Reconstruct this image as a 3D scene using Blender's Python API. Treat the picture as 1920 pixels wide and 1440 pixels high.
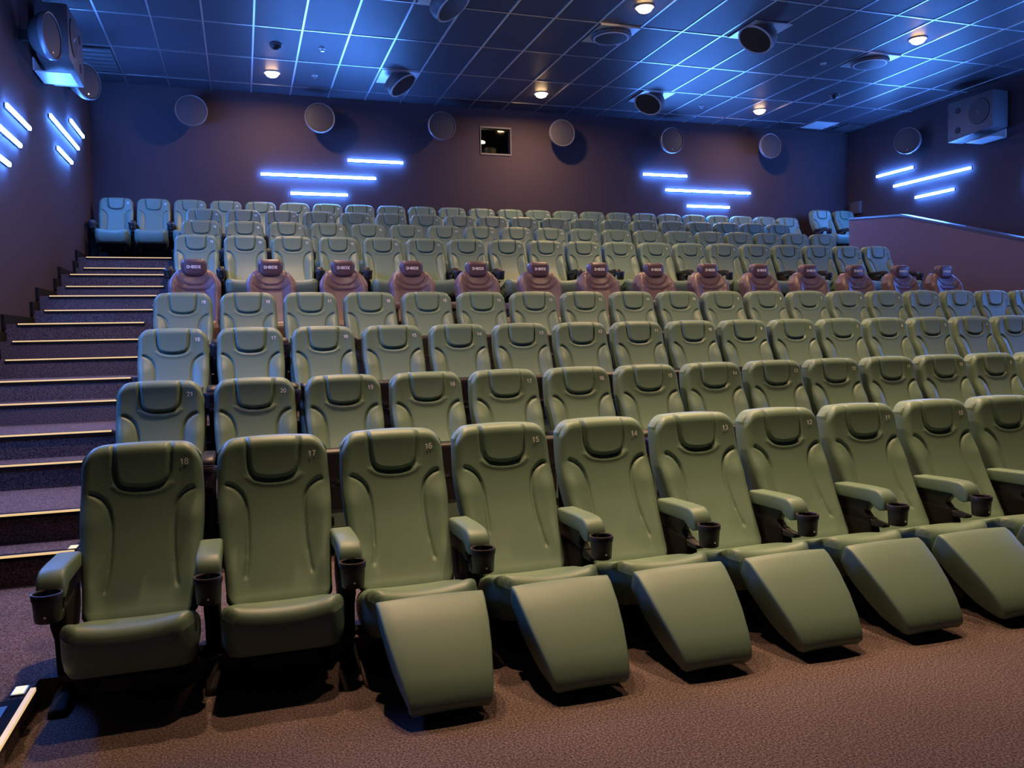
import bpy, bmesh, math, random
from mathutils import Vector, Matrix

# ---------------------------------------------------------------- units
# Everything below is laid out in "plan units" with the camera at the origin;
# K turns them into metres (seat pitch 0.525 m) and Z0 lifts the front floor to z = 0.
K = 0.875
Z0 = 1.50
for o in list(bpy.data.objects):
    bpy.data.objects.remove(o)
scene = bpy.context.scene
COL = scene.collection

def W(x, y, z):
    return Vector((K*x, K*y, K*(z+Z0)))

# ---------------------------------------------------------------- camera
F_PX, YAW, PITCH, ROLL = 1537.5, math.radians(18.133), math.radians(-3.218), math.radians(-1.224)
fwd = Vector((math.sin(YAW)*math.cos(PITCH), math.cos(YAW)*math.cos(PITCH), math.sin(PITCH)))
rt = Vector((math.cos(YAW), -math.sin(YAW), 0)); up = rt.cross(fwd)
r2 = math.cos(ROLL)*rt + math.sin(ROLL)*up
u2 = -math.sin(ROLL)*rt + math.cos(ROLL)*up
cam_d = bpy.data.cameras.new('camera'); cam = bpy.data.objects.new('camera', cam_d); COL.objects.link(cam)
cam_d.sensor_width = 36.0; cam_d.lens = F_PX/1920*36.0; cam_d.clip_start = 0.05; cam_d.clip_end = 100
m = Matrix((r2, u2, -fwd)).transposed().to_4x4(); m.translation = W(0, 0, 0)
cam.matrix_world = m
scene.camera = cam

# ---------------------------------------------------------------- light levels
world = bpy.data.worlds.new('world'); scene.world = world; world.use_nodes = True
world.node_tree.nodes['Background'].inputs[0].default_value = (0.012, 0.012, 0.02, 1)
world.node_tree.nodes['Background'].inputs[1].default_value = 0.3
scene.view_settings.view_transform = 'Standard'; scene.view_settings.look = 'None'
scene.view_settings.exposure = 0.0; scene.view_settings.gamma = 1.0
scene.view_settings.use_curve_mapping = False
WARM = (1.0, 0.63, 0.35)
LAMP_W = 260.0
TUBE_E = 225.0
TUBE_C = (0.07, 0.25, 1.0)
# downlights: (x, y, relative power, beam spread, where)
LAMPS = [(0.652, 14.635, 0.18, 176, 'left, nearest the back wall'), (5.49, 14.635, 0.25, 176, 'middle, nearest the back wall'), (10.262, 14.635, 0.15, 176, 'right, nearest the back wall'),
         (0.652, 10.485, 0.30, 150, 'left, second row from the back wall'), (5.49, 10.485, 0.34, 150, 'middle, second row from the back wall'), (10.262, 10.485, 0.08, 150, 'right, second row from the back wall'),
         (0.652, 6.335, 0.42, 125, 'left, above the third row of seats'), (5.49, 6.335, 0.44, 125, 'middle, above the third row of seats'), (10.262, 6.335, 0.10, 125, 'right, above the third row of seats'),
         (0.85, 4.30, 0.058, 52, 'far left of the lamps added above the front row'), (2.50, 4.30, 0.088, 52, 'second from left of the lamps added above the front row'), (4.15, 4.30, 0.054, 52, 'middle of the lamps added above the front row'),  # unseen lamps added over the front row, narrow beams chosen for its shading
         (5.80, 4.30, 0.040, 52, 'second from right of the lamps added above the front row'), (7.45, 4.30, 0.048, 52, 'far right of the lamps added above the front row')]

# ---------------------------------------------------------------- materials
def mat(name, col, rough=0.5, metal=0.0, spec=0.5, noise=None, bump=None, emit=None, coat=0.0):
    mt = bpy.data.materials.new(name); mt.use_nodes = True
    nt = mt.node_tree; b = nt.nodes['Principled BSDF']
    b.inputs['Base Color'].default_value = (*col, 1); b.inputs['Roughness'].default_value = rough
    b.inputs['Metallic'].default_value = metal; b.inputs['Specular IOR Level'].default_value = spec
    b.inputs['Coat Weight'].default_value = coat
    if noise or bump:
        tc = nt.nodes.new('ShaderNodeTexCoord')
    if noise:
        sc, amt, col2 = noise
        n = nt.nodes.new('ShaderNodeTexNoise'); n.inputs['Scale'].default_value = sc; n.inputs['Detail'].default_value = 4
        nt.links.new(tc.outputs['Object'], n.inputs['Vector'])
        cr = nt.nodes.new('ShaderNodeValToRGB')
        cr.color_ramp.elements[0].position = 0.5-amt; cr.color_ramp.elements[1].position = 0.5+amt
        cr.color_ramp.elements[0].color = (*col2, 1); cr.color_ramp.elements[1].color = (*col, 1)
        nt.links.new(n.outputs['Fac'], cr.inputs['Fac']); nt.links.new(cr.outputs['Color'], b.inputs['Base Color'])
    if bump:
        sc, st, dist = bump
        n2 = nt.nodes.new('ShaderNodeTexNoise'); n2.inputs['Scale'].default_value = sc; n2.inputs['Detail'].default_value = 3
        nt.links.new(tc.outputs['Object'], n2.inputs['Vector'])
        bp = nt.nodes.new('ShaderNodeBump'); bp.inputs['Strength'].default_value = st; bp.inputs['Distance'].default_value = dist
        nt.links.new(n2.outputs['Fac'], bp.inputs['Height']); nt.links.new(bp.outputs['Normal'], b.inputs['Normal'])
    if emit:
        c, s = emit
        b.inputs['Emission Color'].default_value = (*c, 1); b.inputs['Emission Strength'].default_value = s
    return mt

M = dict(
    green=mat('green_leatherette', (0.130, 0.205, 0.155), 0.46, spec=0.4, noise=(7, 0.35, (0.120, 0.192, 0.145)), bump=(420, 0.10, 0.002)),
    brown=mat('brown_leather', (0.128, 0.086, 0.102), 0.42, spec=0.4, noise=(9, 0.35, (0.116, 0.077, 0.092)), bump=(380, 0.12, 0.002)),
    head=mat('brown_headrest_leather', (0.105, 0.066, 0.078), 0.38, spec=0.45, bump=(380, 0.12, 0.002)),
    black=mat('black_plastic', (0.018, 0.017, 0.019), 0.42, spec=0.4, bump=(300, 0.08, 0.001)),
    blackm=mat('black_steel', (0.010, 0.0095, 0.0095), 0.8, spec=0.12),
    rim=mat('cup_rim_plastic', (0.06, 0.045, 0.045), 0.3),
    white=mat('white_print', (0.90, 0.89, 0.90), 0.6),
    wall=mat('dark_wall_fabric', (0.062, 0.046, 0.056), 0.85, spec=0.15, noise=(60, 0.3, (0.055, 0.041, 0.050)), bump=(500, 0.2, 0.002)),
    parti=mat('mauve_painted_wall', (0.140, 0.100, 0.120), 0.75, spec=0.2, noise=(40, 0.3, (0.130, 0.092, 0.112)), bump=(500, 0.15, 0.002)),
    cap=mat('dark_satin_cap', (0.05, 0.045, 0.06), 0.3, spec=0.6),
    tile=mat('dark_ceiling_tile', (0.046, 0.041, 0.052), 0.47, spec=0.28, noise=(90, 0.3, (0.044, 0.039, 0.050)), bump=(600, 0.15, 0.002)),
    tee=mat('ceiling_tee_metal', (0.85, 0.85, 0.88), 0.34, metal=1.0),
    plate=mat('satin_mounting_plate', (0.42, 0.42, 0.44), 0.4),
    spk=mat('speaker_grille_grey', (0.034, 0.032, 0.039), 0.6, bump=(700, 0.3, 0.002)),
    spkh=mat('speaker_housing', (0.045, 0.042, 0.048), 0.5),
    spkr=mat('speaker_rim', (0.11, 0.10, 0.115), 0.35),
    grey=mat('grey_painted_box', (0.085, 0.08, 0.09), 0.55),
    screw=mat('bright_screw', (0.8, 0.8, 0.82), 0.25, metal=1.0),
    lampring=mat('lamp_trim_white', (0.35, 0.33, 0.32), 0.4),
    lens=mat('lamp_lens', (1, 0.9, 0.7), 0.4, emit=((1.0, 0.62, 0.28), 34.0)),
    tube=mat('blue_tube', (0.5, 0.7, 1.0), 0.4, emit=(TUBE_C, TUBE_E)),
    tubeside=mat('blue_tube_side', (0.5, 0.7, 1.0), 0.4, emit=(TUBE_C, TUBE_E*1.1)),
    tubeend=mat('tube_end_cap', (0.05, 0.05, 0.06), 0.4),
    strip=mat('lit_step_nosing', (0.30, 0.22, 0.12), 0.45, emit=((1.0, 0.66, 0.29), 0.80)),
    marker=mat('lit_floor_marker', (0.5, 0.45, 0.25), 0.4, emit=((1.0, 0.82, 0.38), 0.95)),
    alu=mat('aluminium_profile', (0.35, 0.32, 0.33), 0.4, metal=0.8),
    glass=mat('projection_glass', (0.02, 0.02, 0.025), 0.08, spec=0.5),
    booth=mat('dark_booth', (0.03, 0.027, 0.033), 0.8),
    boothlamp=mat('booth_lamp', (1, 0.9, 0.6), 0.4, emit=((1.0, 0.82, 0.45), 3.0)),
)
# carpet: dark brown loop pile with light and dark flecks
cm = bpy.data.materials.new('brown_flecked_carpet'); cm.use_nodes = True
nt = cm.node_tree; b = nt.nodes['Principled BSDF']; b.inputs['Roughness'].default_value = 0.95; b.inputs['Specular IOR Level'].default_value = 0.1
geo = nt.nodes.new('ShaderNodeNewGeometry')
n1 = nt.nodes.new('ShaderNodeTexNoise'); n1.inputs['Scale'].default_value = 130; n1.inputs['Detail'].default_value = 2.5; n1.inputs['Roughness'].default_value = 0.7
n2 = nt.nodes.new('ShaderNodeTexNoise'); n2.inputs['Scale'].default_value = 2.2; n2.inputs['Detail'].default_value = 3
cr = nt.nodes.new('ShaderNodeValToRGB'); e = cr.color_ramp.elements
e[0].position = 0.36; e[0].color = (0.045, 0.031, 0.030, 1); e[1].position = 0.66; e[1].color = (0.235, 0.180, 0.175, 1)
mid = e.new(0.5); mid.color = (0.115, 0.082, 0.080, 1)
mx = nt.nodes.new('ShaderNodeMix'); mx.data_type = 'RGBA'; mx.blend_type = 'MULTIPLY'; mx.inputs[0].default_value = 0.35
for n in (n1, n2): nt.links.new(geo.outputs['Position'], n.inputs['Vector'])
nt.links.new(n1.outputs['Fac'], cr.inputs['Fac']); nt.links.new(cr.outputs['Color'], mx.inputs[6]); nt.links.new(n2.outputs['Color'], mx.inputs[7])
cr2 = nt.nodes.new('ShaderNodeValToRGB'); cr2.color_ramp.elements[0].position = 0.3; cr2.color_ramp.elements[0].color = (0.6, 0.6, 0.6, 1); cr2.color_ramp.elements[1].position = 0.6
nt.links.new(n2.outputs['Fac'], cr2.inputs['Fac']); nt.links.new(cr2.outputs['Color'], mx.inputs[7])
nt.links.new(mx.outputs[2], b.inputs['Base Color'])
bp = nt.nodes.new('ShaderNodeBump'); bp.inputs['Strength'].default_value = 0.6; bp.inputs['Distance'].default_value = 0.006
nt.links.new(n1.outputs['Fac'], bp.inputs['Height']); nt.links.new(bp.outputs['Normal'], b.inputs['Normal'])
M['carpet'] = cm

# ---------------------------------------------------------------- mesh helpers (plan units in, metres out)
class MB:
    def __init__(self):
        self.v = []; self.f = []
    def add(self, verts, faces):
        o = len(self.v); self.v += [tuple(p) for p in verts]; self.f += [tuple(i+o for i in f) for f in faces]
        return self
    def box(self, x0, x1, y0, y1, z0, z1):
        return self.add([(x0,y0,z0),(x1,y0,z0),(x1,y1,z0),(x0,y1,z0),(x0,y0,z1),(x1,y0,z1),(x1,y1,z1),(x0,y1,z1)],
                        [(0,3,2,1),(4,5,6,7),(0,1,5,4),(1,2,6,5),(2,3,7,6),(3,0,4,7)])
    def cyl(self, p0, p1, r0, r1=None, n=24, cap0=True, cap1=True):
        r1 = r0 if r1 is None else r1
        p0 = Vector(p0); p1 = Vector(p1); ax = (p1-p0).normalized()
        a = ax.orthogonal().normalized(); bb = ax.cross(a)
        vs = [p0+(a*math.cos(2*math.pi*i/n)+bb*math.sin(2*math.pi*i/n))*r0 for i in range(n)]
        vs += [p1+(a*math.cos(2*math.pi*i/n)+bb*math.sin(2*math.pi*i/n))*r1 for i in range(n)]
        fs = [(i, (i+1) % n, n+(i+1) % n, n+i) for i in range(n)]
        if cap0: fs.append(tuple(reversed(range(n))))
        if cap1: fs.append(tuple(range(n, 2*n)))
        return self.add(vs, fs)
    def lathe(self, prof, n=28, axis_o=(0,0,0), R=None):
        vs = []; o = Vector(axis_o)
        for r, z in prof:
            for i in range(n):
                p = Vector((r*math.cos(2*math.pi*i/n), r*math.sin(2*math.pi*i/n), z))
                vs.append((R @ p if R else p)+o)
        fs = []
        for k in range(len(prof)-1):
            for i in range(n):
                fs.append((k*n+i, k*n+(i+1) % n, (k+1)*n+(i+1) % n, (k+1)*n+i))
        closed = math.hypot(prof[0][0]-prof[-1][0], prof[0][1]-prof[-1][1]) < 1e-6
        if prof[0][0] > 1e-6 and not closed: fs.append(tuple(reversed(range(n))))
        if prof[-1][0] > 1e-6 and not closed: fs.append(tuple(range((len(prof)-1)*n, len(prof)*n)))
        return self.add(vs, fs)
    def prism(self, prof, x0, x1):       # closed (y,z) profile extruded along x
        n = len(prof)
        vs = [(x0, y, z) for y, z in prof]+[(x1, y, z) for y, z in prof]
        fs = [(i, (i+1) % n, n+(i+1) % n, n+i) for i in range(n)]+[tuple(reversed(range(n))), tuple(range(n, 2*n))]
        return self.add(vs, fs)
    def mesh(self, name, material, smooth=False, bevel=0, seg=2, angle=35, T=None):
        me = bpy.data.meshes.new(name)
        me.from_pydata([(K*x, K*y, K*z) for x, y, z in self.v], [], self.f)
        bm = bmesh.new(); bm.from_mesh(me)
        if T: bm.transform(T)
        bmesh.ops.remove_doubles(bm, verts=bm.verts, dist=1e-6)
        bmesh.ops.recalc_face_normals(bm, faces=bm.faces)
        if bevel:
            eds = [e for e in bm.edges if len(e.link_faces) == 2 and e.calc_face_angle(0) > math.radians(angle)]
            bmesh.ops.bevel(bm, geom=eds, offset=K*bevel, segments=seg, profile=0.5, affect='EDGES', clamp_overlap=True)
        bm.to_mesh(me); bm.free()
        me.materials.append(material)
        if smooth or bevel:
            me.polygons.foreach_set('use_smooth', [True]*len(me.polygons))
            me.set_sharp_from_angle(angle=math.radians(50 if not bevel else 40))
        return me

def obj(name, me, parent=None, loc=None, rot=None):
    o = bpy.data.objects.new(name, me); COL.objects.link(o)
    if parent: o.parent = parent
    if loc is not None: o.location = loc
    if rot is not None: o.rotation_euler = rot
    return o
def tag(o, label, cat, group=None):
    o['label'] = label; o['category'] = cat
    if group: o['group'] = group
    return o
def thing(name, loc, label, cat, group=None, rot=None):
    o = bpy.data.objects.new(name, None); COL.objects.link(o); o.empty_display_size = 0.1
    o.location = loc
    if rot is not None: o.rotation_euler = rot
    return tag(o, label, cat, group)
def struct(name, mb, material, label=None, bevel=0, parent=None, smooth=False):
    o = obj(name, mb.mesh(name, material, bevel=bevel, smooth=smooth), parent, None if parent else W(0,0,0))
    if not parent: o['kind'] = 'structure'
    if label: o['label'] = label
    return o
def lerp_tab(tab, x):
    if x <= tab[0][0]: return tab[0][1]
    for (a, fa), (b_, fb) in zip(tab, tab[1:]):
        if x <= b_:
            t = (x-a)/(b_-a); return fa+(fb-fa)*t
    return tab[-1][1]
def smooth_tab(tab):      # Catmull-Rom resample
    pts = [tab[0]]+list(tab)+[tab[-1]]; out = []
    for i in range(1, len(pts)-2):
        p0, p1, p2, p3 = pts[i-1], pts[i], pts[i+1], pts[i+2]
        for k in range(8):
            t = k/8
            out.append(tuple(0.5*(2*p1[j]+(p2[j]-p0[j])*t+(2*p0[j]-5*p1[j]+4*p2[j]-p3[j])*t*t+(3*p1[j]-p0[j]-3*p2[j]+p3[j])*t**3) for j in (0, 1)))
    out.append(tab[-1]); return out
def sstep(a, b_, x):
    t = max(0, min(1, (x-a)/(b_-a))); return t*t*(3-2*t)
def seg_dist(px, pz, poly):
    best = 9
    for (ax, az), (bx, bz) in zip(poly, poly[1:]):
        dx, dz = bx-ax, bz-az; L = dx*dx+dz*dz
        t = max(0, min(1, ((px-ax)*dx+(pz-az)*dz)/L)) if L else 0
        d = math.hypot(px-ax-t*dx, pz-az-t*dz)
        if d < best: best = d
    return best

# ================================================================ THE SETTING
XL, XR, YB, ZC, YF = -2.34, 13.5, 15.85, 4.56, -4.0
LEV = dict(A=-1.50, B=-1.40, C=-1.029, D=-0.66, E=-0.294, F=0.253, G=0.629, H=0.997, I=1.363)
EDGE = dict(B=3.86, C=5.76, D=7.08, E=8.38, F=9.70, G=11.26, H=12.61, I=13.93)
XP0, XP1 = 11.90, 12.06            # guard wall along the right aisle
AISLE = -0.87
struct('floor', MB().box(AISLE, XR, YF, EDGE['B'], -1.62, LEV['A']), M['carpet'], 'brown flecked carpet on the flat floor before the front row')
struct('floor_landing', MB().box(XL, AISLE, YF, 5.43, -1.62, LEV['B']), M['carpet'], 'carpeted landing at the foot of the stairs')
rows_up = 'BCDEFGHI'
for i, r in enumerate(rows_up):
    y0 = EDGE[r]; y1 = EDGE[rows_up[i+1]]+0.02 if i < 7 else YB
    xr = XR if r == 'I' else XP0
    xl = AISLE if r == 'B' else XL
    struct('floor_tier', MB().box(xl, xr, y0, y1, LEV[r]-0.75 if r != 'B' else -1.62, LEV[r]), M['carpet'],
           'carpeted seating tier carrying row %d' % (i+2))
struct('floor_passage', MB().box(XP0, XR, EDGE['B'], EDGE['I'], -1.62, LEV['B']), M['carpet'], 'carpeted passage floor behind the guard wall')
struct('floor_dais', MB().box(12.08, XR, 14.55, YB, LEV['I']-0.01, LEV['I']+0.19), M['carpet'], 'raised carpeted dais in the back right corner')

# stairs: half steps between the tiers, every nosing with its light strip
NOS = [(5.43,-1.215),(5.76,-1.029),(6.74,-0.845),(7.08,-0.66),(8.0,-0.477),(8.38,-0.294),(9.15,-0.111),(9.45,0.072),(9.70,0.253),
       (10.95,0.441),(11.26,0.629),(12.30,0.813),(12.61,0.997),(13.70,1.18),(13.93,1.363)]
tiers_at = {EDGE[r] for r in rows_up}
for i, (y, z) in enumerate(NOS):
    if y not in tiers_at:
        yn = next(q for q in NOS[i+1:] if True)[0]
        struct('floor_step', MB().box(XL, -0.95, y, yn+0.005, z-0.20, z), M['carpet'], 'carpeted half step number %d of the left stairs' % (i+1))
        struct('floor_step', MB().box(10.75, XP0, y, yn+0.005, z-0.20, z), M['carpet'], 'carpeted half step number %d of the right stairs' % (i+1))
ORD = ['first','second','third','fourth','fifth','sixth','seventh','eighth','ninth','tenth','eleventh','twelfth','thirteenth','fourteenth','fifteenth','sixteenth','seventeenth','eighteenth','nineteenth','twentieth']
strip_me = MB().box(0, 1.20, -0.010, 0.0, -0.008, 0.005).mesh('light_strip', M['strip'])
prof_me = MB().box(-0.01, 1.21, -0.010, 0.0, -0.030, -0.008).box(-0.01, 1.21, 0.0, 0.05, 0.0, 0.004).mesh('nosing_profile', M['blackm'])
for i, (y, z) in enumerate(NOS):
    t = thing('step_light', W(-2.20, y, z), 'thin lit strip on the edge of the %s step up from the landing' % ORD[i], 'step light', 'lit nosing strips on the aisle stairs')
    obj('light_strip', strip_me, t); obj('nosing_profile', prof_me, t)
# landing edge strip that runs towards the screen, and two small lit markers
t = thing('edge_light', W(AISLE, 3.76, LEV['B']), 'lit golden strip along the landing edge beside the front row', 'step light')
obj('light_strip', MB().box(-0.010, 0.010, -2.6, 0, -0.01, 0.005).mesh('light_strip', M['strip']), t)
obj('nosing_profile', MB().box(-0.14, -0.012, -2.6, -0.10, -0.004, 0.003).mesh('nosing_profile', M['blackm']), t)
obj('anti_slip_tape', MB().box(-0.10, -0.055, -2.6, -0.16, 0.003, 0.005).mesh('anti_slip_tape', M['spkr']), t)
for (x, y, z), lab in (((-0.915, 3.745, LEV['B']+0.004), 'small glowing marker set in the landing beside the golden edge strip'),
                       ((-1.015, 5.49, NOS[0][1]+0.006), 'small glowing marker at the end of the lowest stair strip')):
    t = thing('floor_marker', W(x, y, z), lab, 'floor marker', 'glowing row markers on the stairs')
    obj('frame', MB().box(-0.026, 0.026, -0.045, 0.045, -0.004, 0.003).mesh('frame', M['alu']), t)
    obj('lit_panel', MB().box(-0.021, 0.021, -0.038, 0.038, 0.003, 0.006).mesh('lit_panel', M['marker']), t)

# walls and their trims
struct('wall_left', MB().box(XL-0.15, XL, YF, YB+0.15, -1.62, ZC+0.1), M['wall'], 'dark mauve left wall beside the stairs')
struct('wall_right', MB().box(XR, XR+0.15, YF, YB+0.15, -1.62, ZC+0.1), M['wall'], 'dark right wall beyond the guard wall')
struct('wall_front', MB().box(XL-0.15, XR+0.15, YF-0.15, YF, -1.62, ZC+0.1), M['wall'])
WX0, WX1, WZ0, WZ1 = 4.64, 5.27, 3.665, 4.18
bw = MB().box(XL-0.15, WX0, YB, YB+0.15, -1.62, ZC+0.1).box(WX1, XR+0.15, YB, YB+0.15, -1.62, ZC+0.1)
bw.box(WX0, WX1, YB, YB+0.15, -1.62, WZ0).box(WX0, WX1, YB, YB+0.15, WZ1, ZC+0.1)
struct('wall_back', bw, M['wall'], 'dark back wall with the projection window')
sk = MB()
edges = [(YF, LEV['B'])]+NOS+[(YB, None)]
for (y, z), (yn, _) in zip(edges, edges[1:]):
    sk.box(XL, XL+0.03, y-0.06, yn, z-0.05, z+0.10)
struct('baseboard_left', sk, M['blackm'], 'stepped dark skirting that climbs with the stairs')
gw = [(13.93, -1.40), (13.93, 2.268), (12.55, 2.140), (9.35, 1.20), (9.35, -1.40)]
struct('wall_guard', MB().prism(gw, XP0, XP1), M['parti'], 'mauve sloping guard wall along the right aisle')
capm = MB()
for (ya, za), (yb, zb) in ((gw[1], gw[2]), (gw[2], gw[3])):
    capm.add([(x, y, z+d) for d in (0, 0.035) for x in (XP0-0.02, XP1+0.02) for y, z in ((ya, za), (yb, zb))],
             [(0,1,3,2), (4,6,7,5), (0,4,5,1), (2,3,7,6), (0,2,6,4), (1,5,7,3)])
struct('trim_guard_cap', capm, M['cap'], 'satin capping on the sloping guard wall')

# ceiling: slab, tee grid and tiles (each tile and tee a piece)
ceil = struct('ceiling', MB().box(XL-0.15, XR+0.15, YF-0.15, YB+0.15, ZC+0.02, ZC+0.14), M['tile'], 'dark suspended tile ceiling with thin metal grid')
GX, GY, gx0, gy0 = 0.683, 1.385, 0.328, 15.335
xs = [gx0+GX*k for k in range(-4, 20)]; xs = [x for x in xs if XL < x < XR]
ys = [gy0-GY*k for k in range(0, 6)]
tl = MB().box(0.012, GX-0.012, 0.012, GY-0.012, -0.004, 0.022).mesh('ceiling_tile', M['tile'])
vents = {(-3, 0)}
ycell = [(y, GY) for y in ys[1:]]
for x0 in [xs[0]-GX]+xs:
    for y0 in ys[1:]:
        xa, xb = max(x0, XL), min(x0+GX, XR)
        if xb-xa < 0.06: continue
        if xb-xa > GX-0.01: obj('ceiling_tile', tl, ceil, Vector((K*x0, K*y0, K*ZC)))
        else: obj('ceiling_tile', MB().box(xa+0.012, xb-0.012, y0+0.012, y0+GY-0.012, ZC-0.004, ZC+0.022).mesh('ceiling_tile', M['tile']), ceil)
    xa, xb = max(x0, XL), min(x0+GX, XR)
    if xb-xa > 0.06:
        obj('ceiling_tile', MB().box(xa+0.012, xb-0.012, ys[0]+0.012, YB, ZC-0.004, ZC+0.022).mesh('ceiling_tile', M['tile']), ceil)
tee_y = MB().box(-0.013, 0.013, ys[-1], YB, -0.012, 0.0).mesh('ceiling_tee', M['tee'])
for x in xs: obj('ceiling_tee', tee_y, ceil, Vector((K*x, 0, K*ZC)))
tee_x = MB().box(XL, XR, -0.013, 0.013, -0.0115, 0.0005).mesh('cross_tee', M['tee'])
for y in ys: obj('cross_tee', tee_x, ceil, Vector((0, K*y, K*ZC)))

# projection window with the booth behind it
pw = obj('window_1', MB().box(WX0-0.008, WX0+0.010, YB-0.02, YB+0.15, WZ0-0.02, WZ1+0.02).box(WX1-0.010, WX1+0.008, YB-0.02, YB+0.15, WZ0-0.02, WZ1+0.02)
         .box(WX0+0.012, WX1-0.012, YB-0.02, YB+0.15, WZ0-0.02, WZ0+0.012).box(WX0+0.012, WX1-0.012, YB-0.02, YB+0.15, WZ1-0.012, WZ1+0.02).mesh('window_frame', M['grey']), None, W(0,0,0))
pw['kind'] = 'structure'; pw['label'] = 'small square projection window in the back wall'
gm = bpy.data.materials.new('clear_pane'); gm.use_nodes = True
g = gm.node_tree; gb = g.nodes['Principled BSDF']; gb.inputs['Base Color'].default_value = (0.9, 0.9, 0.9, 1); gb.inputs['Roughness'].default_value = 0.05
gb.inputs['Transmission Weight'].default_value = 1.0; gb.inputs['IOR'].default_value = 1.1
obj('pane', MB().box(WX0+0.012, WX1-0.012, YB+0.05, YB+0.06, WZ0+0.012, WZ1-0.012).mesh('pane', gm), pw)
struct('wall_booth', MB().box(WX0-0.5, WX1+0.5, YB+1.2, YB+1.25, WZ0-0.5, WZ1+0.4).box(WX0-0.55, WX0-0.5, YB+0.15, YB+1.25, WZ0-0.5, WZ1+0.4)
       .box(WX1+0.5, WX1+0.55, YB+0.15, YB+1.25, WZ0-0.5, WZ1+0.4).box(WX0-0.5, WX1+0.5, YB+0.15, YB+1.25, WZ1+0.4, WZ1+0.45)
       .box(WX0-0.5, WX1+0.5, YB+0.15, YB+1.25, WZ0-0.55, WZ0-0.5), M['booth'], 'dark projection booth behind the window')
t = thing('projector', W(5.02, YB+0.62, WZ0-0.5), 'grey projector standing behind the small projection window', 'projector')
obj('body', MB().box(-0.12, 0.12, -0.1, 0.3, 0.50, 0.76).mesh('body', M['grey'], bevel=0.02), t)
obj('pedestal', MB().box(-0.1, 0.1, -0.06, 0.2, 0, 0.50).mesh('pedestal', M['blackm']), t)
obj('projector_lens', MB().cyl((0.02, -0.1, 0.66), (0.02, -0.16, 0.66), 0.06).mesh('projector_lens', M['black'], smooth=True), t)
t = thing('booth_lamp', W(4.80, YB+0.45, WZ1+0.4), 'small lit lamp seen through the projection window', 'lamp')
obj('cord', MB().cyl((0, 0, -0.56), (0, 0, 0), 0.006, n=8).mesh('cord', M['blackm']), t)
obj('shade', MB().lathe([(0.03, -0.55), (0.07, -0.575), (0.072, -0.60)], 20).mesh('shade', M['boothlamp'], smooth=True), t)

# ================================================================ LAMPS
lamp_ring = MB().lathe([(0.135, 0.0), (0.14, -0.006), (0.13, -0.016), (0.115, -0.014), (0.112, 0.0)], 28).mesh('trim_ring', M['lampring'], smooth=True)
lamp_lens = MB().lathe([(0.108, 0.0), (0.104, -0.030), (0.085, -0.058), (0.045, -0.076), (0.0, -0.082)], 24).mesh('lens', M['lens'], smooth=True)
for lx, ly, lw, spread, where in LAMPS:
    t = thing('downlight', W(lx, ly, ZC-0.006), 'warm glowing round ceiling lamp at %s' % where, 'ceiling lamp', 'warm ceiling downlights')
    obj('trim_ring', lamp_ring, t); obj('lens', lamp_lens, t)
    ld = bpy.data.lights.new('downlight_light', 'AREA'); ld.shape = 'DISK'; ld.size = K*0.15; ld.energy = LAMP_W*lw; ld.color = WARM; ld.spread = math.radians(spread)
    lo = bpy.data.objects.new('downlight_light', ld); COL.objects.link(lo); lo.parent = t; lo.location = (0, 0, -K*0.09)

# blue light tubes: one long and two short per group
def tube(loc, L, axis, normal, label):
    # axis: unit vector along tube, normal: away from the wall
    a = Vector(axis); n = Vector(normal); z_ = Vector((0, 0, 1))
    t = thing('light_tube', W(*loc), label, 'light tube', 'blue light tubes on the walls')
    def bar(nm, prof, half, m):          # prof: (out, up) outline extruded along the tube
        k = len(prof)
        pts = [n*d+z_*w+a*e for e in (-half, half) for d, w in prof]
        fs = [(i, (i+1) % k, k+(i+1) % k, k+i) for i in range(k)]+[tuple(reversed(range(k))), tuple(range(k, 2*k))]
        return obj(nm, MB().add(pts, fs).mesh(nm, m), t)
    bar('mount_rail', [(0.002, -0.024), (0.002, 0.024), (0.022, 0.024), (0.022, -0.024)], L/2, M['tubeend'])
    bar('diffuser_body', [(0.022, -0.022), (0.022, 0.022), (0.044, 0.022), (0.044, -0.022)], L/2-0.004, M['tubeside'])
    bar('light_face', [(0.044, -0.022), (0.044, 0.022), (0.048, 0.017), (0.050, 0.0), (0.048, -0.017)], L/2-0.004, M['tube'])
for (a0, a1, z, lab) in ((0.44, 2.54, 3.085, 'long middle'), (2.02, 3.07, 3.405, 'upper short'), (0.955, 2.0, 2.755, 'lower short')):
    tube(((a0+a1)/2, YB, z), a1-a0, (1,0,0), (0,-1,0), '%s blue light tube on the back wall left of the projection window' % lab)
for (a0, a1, z, lab) in ((8.20, 9.25, 3.40, 'upper short'), (8.73, 10.84, 3.09, 'long middle'), (9.25, 10.30, 2.765, 'lower short')):
    tube(((a0+a1)/2, YB, z), a1-a0, (1,0,0), (0,-1,0), '%s blue light tube on the back wall right of the projection window' % lab)
for (a0, a1, z, lab) in ((13.87, 14.90, 3.385, 'upper short'), (12.43, 14.40, 3.085, 'long middle'), (12.82, 13.80, 2.745, 'lower short')):
    tube((XL, (a0+a1)/2, z), a1-a0, (0,1,0), (1,0,0), '%s blue light tube on the left wall near the back corner' % lab)
    tube((XR, (a0+a1)/2, z), a1-a0, (0,1,0), (-1,0,0), '%s blue light tube on the right wall above the guard wall' % lab)
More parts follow.
